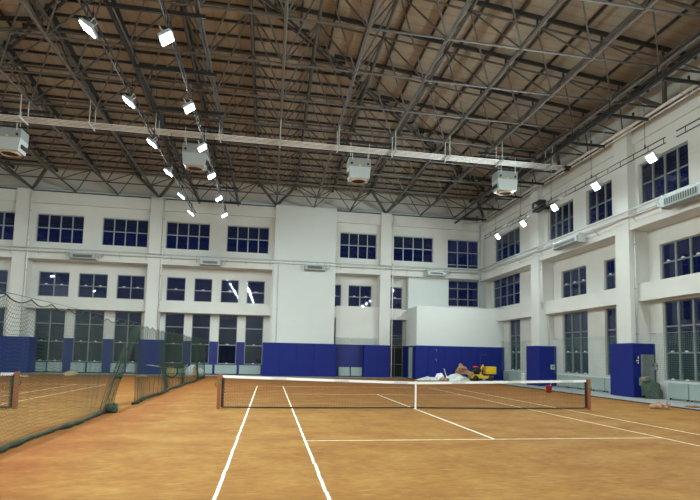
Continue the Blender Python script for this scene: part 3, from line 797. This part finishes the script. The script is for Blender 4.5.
# ------------------------------------------------------------------ nets
def netmesh(fn, nu, nv, r_, su, sv):
    """threads over the surface fn(u,v), u,v in 0..1; nu+1 upright threads, nv+1 level threads"""
    m_ = MB()
    for i in range(nu + 1): m_.tube([fn(i / nu, k / sv) for k in range(sv + 1)], r_, 3, cap=False)
    for j in range(nv + 1): m_.tube([fn(k / su, j / nv) for k in range(su + 1)], r_, 3, cap=False)
    return m_
def tennis_net(cx, cy, label, quad):
    t = thing('tennis_net', label, 'tennis net', (cx, cy, 0))
    hp, hc, W = 1.05, .914, 6.32
    def zt(x): return hc + (hp - hc) * (abs(x - cx) / W) ** 1.15
    def fn(u_, v_):
        x_ = cx - W + 2 * W * u_
        return (x_, cy + .015 * math.sin(x_ * 3.1), .06 + (zt(x_) - .08) * v_)
    netmesh(fn, 240 if quad else 150, 20, .0030, 60, 3).build('net_mesh', 'net', t)
    tp = MB(); n = 48
    for k in range(n):
        a = cx - W + 2*W*k/n; b = cx - W + 2*W*(k+1)/n; za, zb = zt(a), zt(b); i0 = len(tp.v)
        for x_, z_ in ((a, za), (b, zb)):
            for dy, dz in ((-.012, -.085), (.012, -.085), (.012, 0), (-.012, 0)): tp.v.append((x_, cy + dy, z_ + dz))
        tp.f += [(i0, i0+4, i0+5, i0+1), (i0+1, i0+5, i0+6, i0+2), (i0+2, i0+6, i0+7, i0+3), (i0+3, i0+7, i0+4, i0)]
    tp.build('top_band', 'white', t)
    MB().tube([(cx - W, cy, .05), (cx - W/2, cy, .035), (cx, cy, .05), (cx + W/2, cy, .03), (cx + W, cy, .05)], .022, 6).build('bottom_cord', 'net', t)
    MB().box((cx - .028, cy - .02, .01), (cx + .028, cy + .02, .93)).build('centre_strap', 'white', t)
    for s_ in (-1, 1):
        m_ = MB(); rr = random.Random(3 + s_)
        for k in range(9):
            z0 = .08 + .1 * k
            m_.tube([(cx + s_ * (W + .0), cy, z0), (cx + s_ * (W - .055 - .02 * rr.random()), cy - .02, z0 + .03), (cx + s_ * (W - .02), cy, z0 + .1)], .016, 5)
        m_.box((cx + s_ * W - .03, cy - .01, .05), (cx + s_ * W + .03, cy + .01, 1.0))
        m_.build('lacing_cord', 'net', t)
        px = cx + s_ * 6.42
        po = MB().box((px - .055, cy - .055, 0), (px + .055, cy + .055, 1.07)).box((px - .06, cy - .06, 1.07), (px + .06, cy + .06, 1.085)).build('net_post', 'post', t, bevel=.008)
        MB().box((px - .03, cy - .062, .78), (px + .03, cy - .05, .86)).build('post_badge', 'green_leaf', po)
        MB().tube([(px + s_ * .05, cy, .7), (px + s_ * .11, cy, .7), (px + s_ * .11, cy, .8)], .012, 6).build('winder', 'black', po)
tennis_net(0, 0, 'tennis net across the clay court in front of the viewer, with a white centre strap', True)
tennis_net(-18.6, -.15, 'tennis net of the neighbouring court behind the dividing netting', False)

# divider nets at X = -9.3
XD = -9.3
def ztopd(y):
    q = (y / .95) % 1.0
    return 2.66 - .10 * (4 * q * (1 - q)) + .02 * math.sin(y * .8)
def nearfn(Y0, Y1):
    def fn(u_, v_):
        y_ = Y0 + (Y1 - Y0) * u_
        z_ = .05 + (ztopd(y_) - .05) * v_
        sag = .05 * math.sin(v_ * PI) * math.sin(y_ * 1.7)
        return (XD + .10 * math.sin(y_ * 1.3 + v_ * 2) * (1 - v_) * .8 + sag * .4 + .10 * (1-v_) * math.sin(.45 * y_), y_, z_ - .05 * math.sin(v_ * PI) * (math.sin(y_ * 6.6) ** 2))
    return fn
Y0, Y1 = -17.0, 1.9
t = thing('divider_net', 'dark green netting curtain nearest the viewer, gathered at its far end', 'netting', (XD, -8, 0), 'netting curtains between the courts')
def nfn(u_, v_):
    f0 = nearfn(Y0, Y1); 
    ymax = -.9 + 2.8 * v_ ** 1.3                       # the loose end leans back from the floor up to the cord
    y_ = Y0 + (ymax - Y0) * u_
    x, _, z = f0(u_, v_)
    ff = nearfn(0, 1)
    x, _, z = nearfn(y_, y_ + 1)(0, v_)
    return (x, y_, z)
netmesh(nfn, 250, 36, .0034, 150, 12).build('net_mesh', 'gnet', t)
m_ = MB()                                              # folds gathered at the loose end
for k in range(16):
    o_ = .045 * k
    m_.tube([(XD + .06 * math.sin(k * 2.3), -1.0 - o_ * 1.6 + (2.9 + .03 * k) * (v / 8) ** 1.3 + .03 * math.sin(v * 2 + k), .08 + 2.5 * v / 8) for v in range(9)], .007, 4)
m_.build('gathered_folds', 'gnet', t)
def hem(y0, y1, r0, r1, seed):
    pts = []; rs = []; rr = random.Random(seed); n = int((y1 - y0) / .16)
    for k in range(n + 1):
        y_ = y0 + (y1 - y0) * k / n
        pts.append((XD + .04 * math.sin(.45 * y_) + .06 * math.sin(1.3 * y_) + .02 * rr.uniform(-1, 1), y_, .05)); rs.append(rr.uniform(r0, r1))
    return MB().tube(pts, rs, 8)
hem(Y0, -.85, .025, .062, 2).build('weighted_hem', 'hem', t, smooth=True)
MB().blob((XD + .05, -1.05, .10), (.13, .36, .13), 5, amp=.5, flat=.7).build('bunched_end', 'hem', t, smooth=True)
MB().tube([(XD, -.85, .95), (XD+.04, -.45, 1.03), (XD-.03, -.2, .96), (XD, .1, 1.12)], [.02, .07, .06, .015], 7).build('tie_knot', 'hem', t, smooth=True)
MB().tube([(XD, Y0 + (1.8 - Y0) * k / 160, ztopd(Y0 + (1.8 - Y0) * k / 160)) for k in range(161)], .012, 5).build('top_cord', 'gnet', t)
MB().bar((XD, Y0, 2.70), (XD, 2, 2.70), .006, 4).build('support_wire', 'dark', t)
t = thing('divider_net', 'dark green netting curtain running on to the back wall beyond the gap', 'netting', (XD, 10, 0), 'netting curtains between the courts')
def ffn(u_, v_):
    y_ = 1.1 + 19.6 * u_
    x, _, z = nearfn(y_, y_ + 1)(0, v_); return (x, y_, z)
netmesh(ffn, 230, 34, .0040, 120, 8).build('net_mesh', 'gnet', t)
m_ = MB()
for k in range(26):
    y_ = 1.12 + .32 * k + .3 * max(0, k - 8)
    m_.tube([nearfn(y_, y_ + 1)(0, v / 6)[:1] + (y_ + .04 * math.sin(v + k), .05 + 2.5 * v / 6) for v in range(7)], .006, 4)
m_.build('hanging_folds', 'gnet', t)
hem(1.1, 20.6, .04, .075, 4).build('weighted_hem', 'hem', t, smooth=True)
MB().tube([(XD, 1.1 + 22.6 * k / 160, ztopd(1.1 + 22.6 * k / 160)) for k in range(161)], .012, 5).build('top_cord', 'gnet', t)

# guard netting before the side windows and on the back wall
def guardnet(P0, P1, z0, z1, label, m='pnet', nv=22):
    L = (Vector(P1) - Vector(P0)).length
    t = thing('guard_net', label, 'netting', (P0[0], P0[1], z0), 'guard netting on the walls')
    def fn(u_, v_):
        p_ = Vector(P0).lerp(Vector(P1), u_); q = (u_ * L / .5) % 1.0
        zt_ = z1 - .07 * 4 * q * (1 - q)
        return (p_.x + .03 * math.sin(u_ * L * 5 + v_ * 3), p_.y + .03 * math.cos(u_ * L * 4 + v_ * 2), z0 + (zt_ - z0) * v_)
    netmesh(fn, int(L / .10), nv, .0046, int(L / .12), 4).build('net_mesh', m, t)
    MB().bar((P0[0], P0[1], z1 + .01), (P1[0], P1[1], z1 + .01), .008, 5).build('support_wire', 'galv', t)
    MB().box((P0[0] - .15, P0[1] - .03, z1 - .02), (P0[0] + .15, P0[1] + .03, z1 + .02)).build('wire_bracket', 'galv', t)
guardnet((13.12, 21.8, 0), (13.12, 16.0, 0), .9, 3.05, 'pale green guard netting before the corner window beside the annex')
guardnet((13.12, 14.0, 0), (13.12, 7.06, 0), .9, 3.05, 'pale green guard netting before the windows between the two padded pillars')
guardnet((13.12, 5.0, 0), (13.12, -1.6, 0), .9, 3.08, 'pale green guard netting before the wide window beside the metal door')
guardnet((.35, 24.9, 0), (3.75, 24.9, 0), 2.62, 3.15, 'grey netting bundled on the wall above the blue padding beside the white block', nv=8)
guardnet((4.7, 24.9, 0), (6.1, 24.9, 0), 2.6, 3.2, 'grey netting strung across the dark doorway', nv=8)

# ------------------------------------------------------------------ things beside the side wall
t = thing('electrical_cabinet', 'tall grey metal cabinet door set into the blue pillar padding', 'electrical cabinet', (12.93, 5.2, 0))
MB().box((12.6, 5.16, .12), (13.28, 5.24, 2.08)).build('cabinet_frame', 'alu', t, bevel=.01)
MB().box((12.64, 5.14, 1.15), (13.24, 5.17, 2.04)).build('upper_door', 'paneldoor', t)
MB().box((12.64, 5.14, .16), (13.24, 5.17, 1.10)).build('lower_door', 'paneldoor', t)
MB().box((13.16, 5.12, 1.5), (13.19, 5.14, 1.65)).build('latch', 'black', t)
t = thing('switch_plate', 'dark switch plate with white marks on the padding beside the metal cabinet', 'switch', (12.38, 5.2, 1.8))
MB().box((12.32, 5.19, 1.62), (12.46, 5.23, 2.02)).build('plate', 'black', t, bevel=.005)
MB().box((12.41, 5.18, 1.85), (12.45, 5.19, 1.98)).box((12.33, 5.18, 1.76), (12.45, 5.19, 1.80)).box((12.39, 5.18, 1.65), (12.45, 5.19, 1.70)).build('marking', 'white', t)
t = thing('switch_box', 'small grey switch box beside the metal cabinet, next to the window', 'switch', (13.36, 5.0, 1.5))
MB().box((13.28, 5.08, 1.36), (13.5, 5.20, 1.7)).build('box_body', 'rad', t, bevel=.01)
MB().box((13.32, 5.07, 1.52), (13.42, 5.085, 1.57)).build('slot', 'black', t)
t = thing('switch_box', 'small grey switch box on the side of the bucket pillar padding', 'switch', (13.1, 14.15, 1.3))
MB().box((12.95, 14.06, 1.1), (13.2, 14.17, 1.42)).build('box_body', 'rad', t, bevel=.01)
MB().box((13.0, 14.055, 1.24), (13.12, 14.065, 1.3)).build('slot', 'black', t)
# green sack
t = thing('sack', 'bulging green woven sack leaning against the blue padded pillar', 'sack', (12.75, 4.6, 0.03))
sk = MB(); rs = random.Random(11)
rings = 12; n = 20
for i in range(rings + 1):
    h = i / rings
    cx = 12.9 - .44 * h ** 1.3; cy = 4.72 + .1 * h; zz = .03 + .95 * h
    rx = (.36 + .12 * math.sin(h * 2.6)) * (1 - .45 * max(0, h - .7) / .3); ry = .26 * (1 - .5 * max(0, h - .65) / .35)
    for j in range(n):
        a = 2 * PI * j / n
        k = 1 + .10 * math.sin(3 * a + 5 * h) + .07 * math.sin(5 * a - 13 * h) + rs.uniform(-.05, .05)
        sk.v.append((cx + rx * k * math.cos(a), cy + ry * k * math.sin(a), zz + .06 * math.sin(2 * a + 4 * h) * h))
for i in range(rings):
    for j in range(n):
        j2 = (j + 1) % n; sk.f.append((i*n+j, i*n+j2, (i+1)*n+j2, (i+1)*n+j))
sk.f.append(tuple(range(n - 1, -1, -1))); sk.f.append(tuple(rings*n + j for j in range(n)))
sk.build('sack_body', 'sack', t, smooth=True)
MB().blob((12.38, 4.72, .86), (.24, .18, .10), 9, amp=.4, flat=2).build('open_mouth', 'sack', t, smooth=True)
tag(MB().tube([(12.22, 4.72, .80), (12.3, 4.74, .96), (12.62, 4.76, 1.02)], .055, 8).build('cardboard_tube', 'card', smooth=True), 'brown cardboard sticking out of the mouth of the green sack', 'cardboard')
tag(MB().blob((9.42, .28, .085), (.24, .20, .12), 21, amp=.3, flat=.7).build('crumpled_cardboard', 'card'), 'crumpled brown cardboard lying on the clay edge near the green sack', 'cardboard')
tag(MB().blob((9.74, .12, .10), (.10, .10, .12), 22, amp=.5, flat=.75).build('crumpled_cardboard', 'card'), 'small crumpled brown lump against the cardboard on the clay edge', 'cardboard')
tag(MB().blob((11.25, .6, .05), (.28, .2, .035), 23, amp=.4, flat=.6).build('clay_lump', 'clay'), 'low smear of orange clay on the concrete strip', 'clay')
# bucket
t = thing('bucket', 'red bucket standing on the clay at the edge of the court', 'bucket', (9.75, 8.7, 0))
MB().lathe((9.75, 8.7, 0), [(0, .01), (.13, .01), (.17, .34), (.18, .34), (.18, .36), (.155, .36), (.12, .04), (0, .04)], 20).build('bucket_body', 'red', t, smooth=True)
MB().tube([(9.75 + .17*math.cos(a), 8.7, .35 - .1*math.sin(a)) for a in [PI*k/10 for k in range(11)]], .007, 5).build('bucket_handle', 'galv', t)
tag(MB().tube([(9.78, 8.7, .05), (9.88, 8.74, .4), (9.93, 8.76, .68)], .018, 6).build('brush_handle', 'wpipe'), 'pale stick standing in the red bucket', 'stick')
t = thing('storage_box', 'narrow white box standing beside the bucket pillar padding', 'box', (12.2, 16.1, .03))
MB().box((12.1, 16.2, .03), (12.42, 16.55, .74)).build('box_body', 'plastic', t, bevel=.02)
MB().box((12.08, 16.18, .74), (12.44, 16.57, .79)).build('lid', 'white', t, bevel=.01)

# ------------------------------------------------------------------ yellow machine and litter in front of the annex
t = thing('roller_machine', 'yellow motor machine with a box hood parked before the blue annex boards', 'machine', (11.0, 20.6, 0))
def mbx(a, b): return MB().box(a, b)
m_ = mbx((9.95, 20.2, .22), (11.7, 20.9, .42)); m_.box((10.1, 20.25, .42), (10.9, 20.85, .52)); m_.build('chassis', 'yellow', t, bevel=.03)
mbx((11.15, 20.2, .55), (11.95, 20.85, 1.12)).build('hood', 'yellow', t, bevel=.04)
mbx((11.22, 20.185, .62), (11.87, 20.2, 1.04)).build('hood_panel', 'yellow', t, bevel=.01)
m_ = MB().box((10.12, 20.3, .5), (10.62, 20.7, .92)); m_.box((10.2, 20.25, .92), (10.5, 20.6, 1.0)); m_.lathe((10.6, 20.45, .8), [(0, -.02), (.15, -.02), (.15, .2), (0, .2)], 12, 'x'); m_.lathe((10.35, 20.22, .78), [(0, -.03), (.16, -.03), (.17, .02), (.17, .1)], 14, 'y'); m_.build('engine', 'black', t, smooth=True)
MB().blob((10.4, 20.5, 1.06), (.26, .2, .09), 32, amp=.1, flat=1).build('fuel_tank', 'red', t, smooth=True)
MB().tube([(10.75, 20.4, .5), (10.85, 20.4, 1.05), (10.98, 20.4, 1.22)], .075, 8).build('steering_column', 'yellow', t)
for xx in (10.3, 11.5):
    MB().lathe((xx, 20.12, .22), [(0, 0), (.2, 0), (.22, .04), (.22, .14), (0, .16)], 18, 'y').build('wheel', 'black', t, smooth=True)
MB().lathe((10.9, 20.05, .16), [(0, 0), (.12, 0), (.12, .1)], 14, 'y').build('side_lamp', 'galv', t)
MB().tube([(11.15, 21.2, .3), (11.1, 21.3, 1.9), (11.18, 21.3, 2.0), (11.7, 21.3, 2.0)], .022, 6).build('push_handle', 'dark', t)
lit = 'litter before the annex boards'
def sheet(c, sx, sy, hz, seed, m, name, label):
    rr = random.Random(seed); mb_ = MB(); n = 8
    for i in range(n + 1):
        for j in range(n + 1):
            u_, v_ = i / n - .5, j / n - .5
            h = hz * max(0, 1 - 3.2 * (u_ * u_ + v_ * v_)) * (.45 + .55 * rr.random()) + .012
            mb_.v.append((c[0] + sx * u_ * (1 + .2 * rr.uniform(-1, 1)), c[1] + sy * v_ * (1 + .2 * rr.uniform(-1, 1)), c[2] + h))
    for i in range(n):
        for j in range(n): a = i*(n+1)+j; mb_.f.append((a, a+n+1, a+n+2, a+1))
    nv = len(mb_.v)                                   # give it a closed underside so that it has body
    for i in range(n + 1):
        for j in range(n + 1):
            x_, y_, _ = mb_.v[i*(n+1)+j]; mb_.v.append((x_, y_, c[2]))
    for i in range(n):
        for j in range(n): a = nv + i*(n+1)+j; mb_.f.append((a, a+1, a+n+2, a+n+1))
    edge = [i*(n+1) for i in range(n+1)] + [n*(n+1)+j for j in range(1, n+1)] + [i*(n+1)+n for i in range(n-1, -1, -1)] + [j for j in range(n-1, 0, -1)]
    for a, b in zip(edge, edge[1:] + edge[:1]): mb_.f.append((a, b, b + nv, a + nv))
    return tag(mb_.build(name, m), label, 'litter', lit)
sheet((9.0, 20.6, 0), 1.9, 1.1, .70, 41, 'plastic', 'plastic_sheet', 'heap of pale crumpled plastic beside the yellow machine')
sheet((7.0, 21.3, 0), 1.7, .8, .30, 43, 'plastic', 'plastic_sheet', 'low flat pile of pale plastic before the annex corner')
tag(MB().blob((7.75, 21.1, .24), (.32, .25, .26), 44, amp=.45, flat=.9).build('plastic_bag', 'white'), 'white crumpled bag on the low pile before the annex', 'bag', lit)
def cardpiece(c, s_, rot, seed, label):
    t_ = MB(); a = Vector(c); R_ = Matrix.Rotation(rot[2], 3, 'Z') @ Matrix.Rotation(rot[1], 3, 'Y') @ Matrix.Rotation(rot[0], 3, 'X')
    for dz in (0, 1):
        for q in ((-1, -1), (1, -1), (1.1, .9), (-.9, 1.1)): t_.v.append(tuple(a + R_ @ Vector((q[0] * s_[0]/2, q[1] * s_[1]/2, (dz - .5) * s_[2]))))
    t_.f = [(0, 3, 2, 1), (4, 5, 6, 7), (0, 1, 5, 4), (1, 2, 6, 5), (2, 3, 7, 6), (3, 0, 4, 7)]
    tag(t_.build('cardboard_box', 'card', bevel=.02), label, 'cardboard', lit)
tag(MB().blob((9.3, 20.6, .80), (.42, .30, .36), 71, amp=.6, flat=.8).build('cardboard_box', 'card'), 'torn brown cardboard on top of the pale plastic heap', 'cardboard', lit)
cardpiece((9.68, 19.95, .62), (.6, .35, .3), (.1, .35, -.2), 2, 'flattened brown cardboard leaning down towards the yellow machine')
cardpiece((7.85, 19.8, .13), (.4, .3, .22), (.1, .1, .7), 3, 'small brown carton on the clay at the tip of the plastic heap')
tag(MB().tube([(8.15, 20.6, .3), (8.05, 20.6, .62), (7.95, 20.6, .9)], .03, 6).build('loose_stick', 'plastic'), 'pale stick poking up from the plastic heap', 'stick', lit)

# ------------------------------------------------------------------ things beyond the divider by the back wall
t = thing('wheelbarrow', 'wheelbarrow with a yellow-spoked wheel standing by the back wall pillar', 'wheelbarrow', (-11.3, 20.0, 0))
wc = (-11.35, 20.2, .44)
MB().tube([(wc[0] + .40*math.cos(a), wc[1], wc[2] + .40*math.sin(a)) for a in [2*PI*k/24 for k in range(24)]], .045, 8, closed=True).build('tyre', 'black', t, smooth=True)
m_ = MB()
for k in range(10):
    a = 2*PI*k/10; m_.bar((wc[0] + .05*math.cos(a), wc[1], wc[2] + .05*math.sin(a)), (wc[0] + .37*math.cos(a), wc[1], wc[2] + .37*math.sin(a)), .018, 5)
m_.lathe(wc, [(0, -.08), (.07, -.08), (.07, .08), (0, .08)], 12, 'y'); m_.build('spoked_hub', 'yellow', t)
m_ = MB(); m_.v = [(-12.1, 20.3, .62), (-10.75, 20.3, .62), (-10.75, 21.0, .62), (-12.1, 21.0, .62), (-12.25, 20.2, .92), (-10.55, 20.2, .92), (-10.55, 21.1, .92), (-12.25, 21.1, .92)]
m_.f = [(0, 3, 2, 1), (0, 1, 5, 4), (1, 2, 6, 5), (2, 3, 7, 6), (3, 0, 4, 7)]
sol = m_.build('tray', 'hem', t); md = sol.modifiers.new('thick', 'SOLIDIFY'); md.thickness = .02
for yy in (20.28, 21.0): MB().tube([(-10.8, yy, .55), (-12.1, yy, .72), (-13.0, yy, .84)], .025, 6).build('handle', 'galv', t)
MB().tube([(-12.0, 20.9, .62), (-12.05, 20.9, .02)], .022, 6).build('leg', 'galv', t); MB().tube([(-12.0, 20.4, .62), (-12.05, 20.4, .02)], .022, 6).build('leg', 'galv', t)
t = thing('plastic_bag', 'pale plastic bag holding something brown beside the wheelbarrow', 'bag', (-10.1, 21.5, 0))
MB().blob((-10.1, 21.6, .36), (.62, .35, .40), 51, amp=.25, flat=.9).build('bag_body', 'plastic', t, smooth=True)
MB().blob((-10.0, 21.3, .40), (.16, .12, .36), 52, amp=.2, flat=1).build('brown_content', 'tan', t, smooth=True)
tag(MB().blob((-10.95, 20.9, .07), (.5, .25, .1), 53, amp=.4, flat=.6).build('clay_heap', 'tan'), 'low tan heap at the foot of the wheelbarrow', 'clay')
g3 = 'dusty lumps along the back edge of the neighbouring court'
for i, (x_, y_, sx_, lab) in enumerate([(-17.9, 21.0, .42, 'tan sandbag lying before the back radiators, two windows from the corner pillar'), (-19.9, 18.6, .42, 'flat tan lump lying beside the neighbouring net post'), (-13.35, 20.5, .36, 'small grey-tan slab before the wheelbarrow pillar')]):
    o = MB().blob((x_, y_, .12 if i == 0 else .07), (sx_, .25, .2 if i == 0 else .09), 60 + i, amp=.3, flat=.6).build('sandbag', 'tan', smooth=True); tag(o, lab, 'sandbag', g3)

# ------------------------------------------------------------------ exposure
LI.energy = 330; LS.energy = 75
SC.view_settings.view_transform = 'Standard'; SC.view_settings.look = 'None'; SC.view_settings.gamma = 1; SC.view_settings.exposure = .08
SC.cycles.use_adaptive_sampling = True
SC.cycles.max_bounces = 8; SC.cycles.transparent_max_bounces = 24; SC.cycles.sample_clamp_indirect = 6
SC.cycles.use_denoising = True
